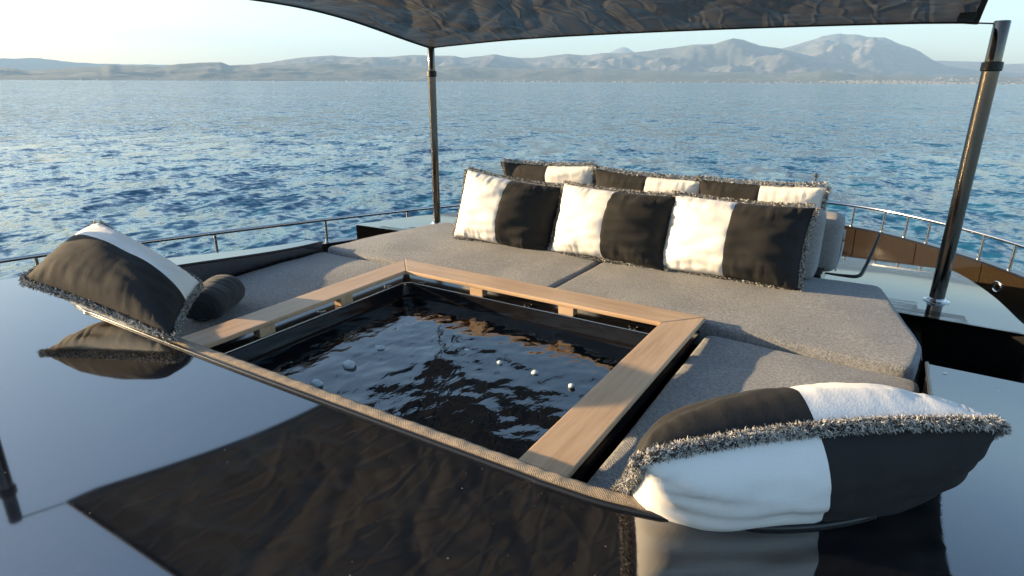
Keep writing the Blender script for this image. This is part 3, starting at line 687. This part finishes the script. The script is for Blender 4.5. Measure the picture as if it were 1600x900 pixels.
    mesh_obj('fringe', V, F, None, root, smooth=False, mats=[M['fw'], M['fb']], mi=mi)
    return root
# front row: lean back against the sofa (ex to starboard, ey up and forward)
lean = Vector((0, .30, .95))
GF = 'fringed cushions along the aft side of the sofa'
def front(px0, pyb0, px1, pyb1, yb, T, tilt, label, seed, L=None, zc=.005, hgt=.50, dx=-.05):
    a = on_z(px0, pyb0, .0); b = on_z(px1, pyb1, .0); L_ = L or (b.x - a.x)
    mid = Vector(((a.x + b.x) / 2 + dx, yb, zc)); ex = Vector((1, math.tan(tilt[0]), tilt[1])); ey = Vector((tilt[2], .33, .94))
    c = mid + ey.normalized() * hgt / 2
    return pillow(label, GF, c, ex, ey, L_, hgt, T, .5, 'u', False, True, seed)
front(706, 376, 873, 402, 3.55, .34, (.10, -.10, .44), 'fringed white and charcoal cushion farthest from the thick pole in the sunlit row', 1, .76, .01, .49, -.15)
front(857, 400, 1050, 425, 3.56, .33, (-.03, -.01, .08), 'fringed white and charcoal cushion in the middle of the sunlit sofa row', 2, .80, .005, .465)
front(1026, 428, 1262, 458, 3.57, .33, (-.02, .0, .06), 'fringed white and charcoal cushion ending the sunlit row at the sofa end', 3, .81, .005, .47)
GR = 'fringed cushions on the far side of the sofa'
for i, (xa, xb, z, tl, lb) in enumerate(((-2.72, -1.92, .49, .03, 'fringed cushion behind the sofa whose top shows beside the slim pole'), (-1.92, -1.12, .47, -.03, 'fringed cushion behind the sofa showing between its two neighbours'), (-1.13, -.34, .475, .02, 'fringed cushion behind the sofa next to the short steel staff'))):
    ey = Vector((0, -.28, .96)).normalized(); top = Vector(((xa + xb) / 2, 4.22, z)); W_ = .46
    pillow(lb, GR, top - ey * W_ / 2 + Vector((0, .09, 0)), (1, 0, tl), ey, xb - xa + .02, W_, .22, .52, 'u', True, True, 10 + i, .038, 4200)
# big cushion on the port corner of the brow
c1, c4, c3, c2 = Vector((-2.98, 1.0, .315)), Vector((-2.17, 1.13, .19)), Vector((-2.45, 1.44, .27)), Vector((-3.15, 1.40, .455))
e1 = c4 - c1 + c3 - c2; e2 = c2 - c1 + c3 - c4
pillow('plump fringed charcoal cushion with a white band beside the rolled towel', 'loose cushions on the deck corners', (c1 + c2 + c3 + c4) / 4, e1, e2, .80, .46, .27, .58, 'v', True, True, 21, .034, 8000, .6, (c1, c4, c3, c2), .0009)
# big cushion on the starboard corner: near long edge up, leaning down into the corner
q00 = on_z(1005, 716, .35); q01 = on_z(952, 783, .06); r = ray(1562, 664)
q10 = min((Vector((0, 0, CAM_H)) + r * k for k in np.linspace(1.0, 2.2, 400)), key=lambda q: abs((q - q00).length - .80) + (9 if q.y < q00.y + .1 else 0))
hd = Vector((q10.x, q10.y, 0)).normalized(); q11 = q10 + hd * .24 + Vector((-.11, 0, -.25))
ex = q10 - q00 + q11 - q01; ey = q01 - q00 + q11 - q10
pillow('plump fringed white and charcoal cushion lying on the glossy starboard deck corner', 'loose cushions on the deck corners', (q00 + q01 + q10 + q11) / 4, ex, ey, .82, .44, .31, .5, 'u', True, True, 31, .035, 24000, .7, (q00, q10, q11, q01), .0006, .03, .42)

# rolled towel on the port pad
def towel():
    base = Vector((-2.80, 1.70, -.012)); ax = Vector((-.50, .80, 0)).normalized(); sd_ = Vector((ax.y, -ax.x, 0)); Ln = .30
    root = empty('rolled_towel', tuple(base), 'dark navy rolled towel lying on the grey sun pad beside the plump cushion', 'towel')
    def ring(a, rr): return (rr * 1.18 * math.cos(a), .072 + rr * .92 * math.sin(a) if math.sin(a) > -.75 else .072 - rr * .7)
    V = []; F = []; N, K = 22, 40
    for i in range(N + 1):
        t_ = i / N; e = min(t_, 1 - t_) * N; sc_ = 1 if e >= 3 else (.86 + .14 * math.sqrt(max(0, 1 - (1 - e / 3) ** 2)))
        for k in range(K):
            a = 2 * math.pi * k / K; rr = .090 * sc_ * (1 + .05 * noise.noise(Vector((a * 1.5, t_ * 5, 1))) + .03 * math.sin(t_ * 46 + math.sin(a)) * max(0, math.sin(a)))
            s_, z_ = ring(a, rr); p = base + ax * (t_ - .5) * Ln + sd_ * s_ + Vector((0, 0, z_)); V.append(tuple(p))
    for i in range(N):
        for k in range(K): F.append([i * K + k, i * K + (k + 1) % K, (i + 1) * K + (k + 1) % K, (i + 1) * K + k])
    F += [list(range(K))[::-1], list(range(N * K, (N + 1) * K))]
    mesh_obj('roll', V, F, M['towel'], root)
    pth = []
    for k in range(64):
        a = k * .31; rr = .006 + .0033 * k ; s_, z_ = rr * .34 * 1.1 * math.cos(a), .066 + rr * .30 * math.sin(a); pth.append(base - ax * (Ln / 2 + .001) + sd_ * s_ + Vector((0, 0, z_)))
    tube('folded_edge', pth, .004, M['towel'], root, 6)
towel()

# ================================================================== AWNING AND POLES
PZ = 1.36
def pole(x, y, z0, h, label, r=.038, top=.026, collar=.86):
    root = empty('awning_pole', (x, y, z0), label, 'pole', 'steel poles holding the awning')
    lathe('base_flange', (x, y, z0), [(.064, -.004), (.064, .005), (.048, .010), (.044, .02), (r, .024)], M['chrome'], root, 28)
    zc = h * collar
    lathe('tube', (x, y, z0), [(r, .02), (r, zc)], M['tube'], root, 24)
    lathe('upper_tube', (x, y, z0), [(r * .93, zc), (r * .93, h - .004), (r * .85, h)], M['tube'], root, 24)
    lathe('collar', (x, y, z0), [(r + .001, zc - .03), (r + .008, zc - .026), (r + .008, zc + .012), (r - .001, zc + .016)], M['rubber'], root, 24)
    return root
pL = on_z(683, 348, -.055); pR = on_z(1463, 468, -.055)
pole(pL.x, pL.y, fz(pL.x, pL.y), PZ - fz(pL.x, pL.y), 'slim steel awning pole standing beyond the port end of the sofa', .030)
pole(pR.x, pR.y, fz(pR.x, pR.y), PZ + .03 - fz(pR.x, pR.y), 'thick bronzed steel awning pole on the starboard foredeck', .038)
pole(-3.71, .94, bz(-3.6, .9), PZ + .10 - bz(-3.6, .9), 'steel awning pole mirrored in the glossy black deck at its port edge', .034)
def awning():
    root = empty('awning', (-1.5, 2.6, PZ), 'wrinkled black fabric awning stretched over the hot tub', 'awning')
    cFP = Vector((pL.x - .02, pL.y + .02, PZ)); cFS = Vector((pR.x - .10, pR.y - .0, PZ + .02)); cAP = Vector((-3.65, 1.16, PZ + .10)); cAS = Vector((.28, 1.10, PZ + .10))
    NX, NY = 150, 120
    def P(u, v):  # u port->starboard, v forward->aft
        a = cFP.lerp(cFS, u); b = cAP.lerp(cAS, u); p = a.lerp(b, v)
        p = p + Vector((0, 0, .145 * math.sin(math.pi * min(1, v * 1.05)) ** 1.0 * (1 + .45 * math.sin(math.pi * u)) + .028 * math.sin(math.pi * u) ** .5 * (1 - v)))
        p.y += -.03 * math.sin(math.pi * u) * (1 - 2 * v); p.x += .03 * math.sin(math.pi * v) * (1 - 2 * u)
        d = math.exp(-((u) ** 2 / .03 + (v - .08) ** 2 / .03)); p.z -= .02 * d
        e = min(1, min(min(u, 1 - u) * 10, min(v, 1 - v) * 10))
        q = Vector((p.x, p.y, 0)); w1 = .35 * noise.noise(q * .9)
        def crease(ang, across, alongf, sd):
            a_ = q.x * math.cos(ang) + q.y * math.sin(ang) + w1; b_ = -q.x * math.sin(ang) + q.y * math.cos(ang)
            return max(0, 1 - abs(noise.noise(Vector((a_ * across, b_ * alongf, sd)))) * 3.2) ** 2
        p.z -= e * (.020 * crease(.5, 2.3, .55, 3) + .016 * crease(2.1, 2.6, .6, 9) + .009 * crease(1.2, 4.5, .8, 14) + .006 * crease(2.8, 6.5, 1.0, 21) + .035 * noise.noise(q * 1.1))
        return p
    V = [tuple(P(i / NX, j / NY)) for j in range(NY + 1) for i in range(NX + 1)]
    F = [[j * (NX + 1) + i, j * (NX + 1) + i + 1, (j + 1) * (NX + 1) + i + 1, (j + 1) * (NX + 1) + i] for j in range(NY) for i in range(NX)]
    o = mesh_obj('fabric', V, F, M['canopy'], root)
    for pth in ([P(i / 60, .002) for i in range(61)], [P(i / 60, .998) for i in range(61)], [P(.002, i / 60) for i in range(61)], [P(.998, i / 60) for i in range(61)]):
        v, f = sweep(pth, lambda i, t_: [(-.012, -.005), (.012, -.005), (.012, .005), (-.012, .005)]); mesh_obj('hem', v, f, M['hem'], root, smooth=False)
    q = P(.985, .03); box('corner_patch', q.x - .035, q.x + .03, q.y - .16, q.y + .04, q.z - .016, q.z + .01, M['hem'], root, .003)
    tube('tie_rope', [P(.998, .002), Vector((pR.x - .03, pR.y, PZ + .018))], .004, M['hem'], root, 6)
    tube('tie_rope', [P(.002, .998), Vector((-3.68, .96, PZ + .08))], .004, M['hem'], root, 6)
awning()

# ================================================================== HAZE
hz = box('haze', -15800, 15800, -15800, 15800, SEA_Z - 6, 1050, None, None, 0)
hz.data.materials.clear(); t = NT('sea_haze'); t.t.nodes.remove(t.b)
pv = t.n('VolumePrincipled', {'Color': (.42, .67, 1.0, 1), 'Density': .00008}); t.t.links.new(pv.outputs[0], t.out.inputs['Volume'])
hz.data.materials.append(t.m); hz['kind'] = 'stuff'
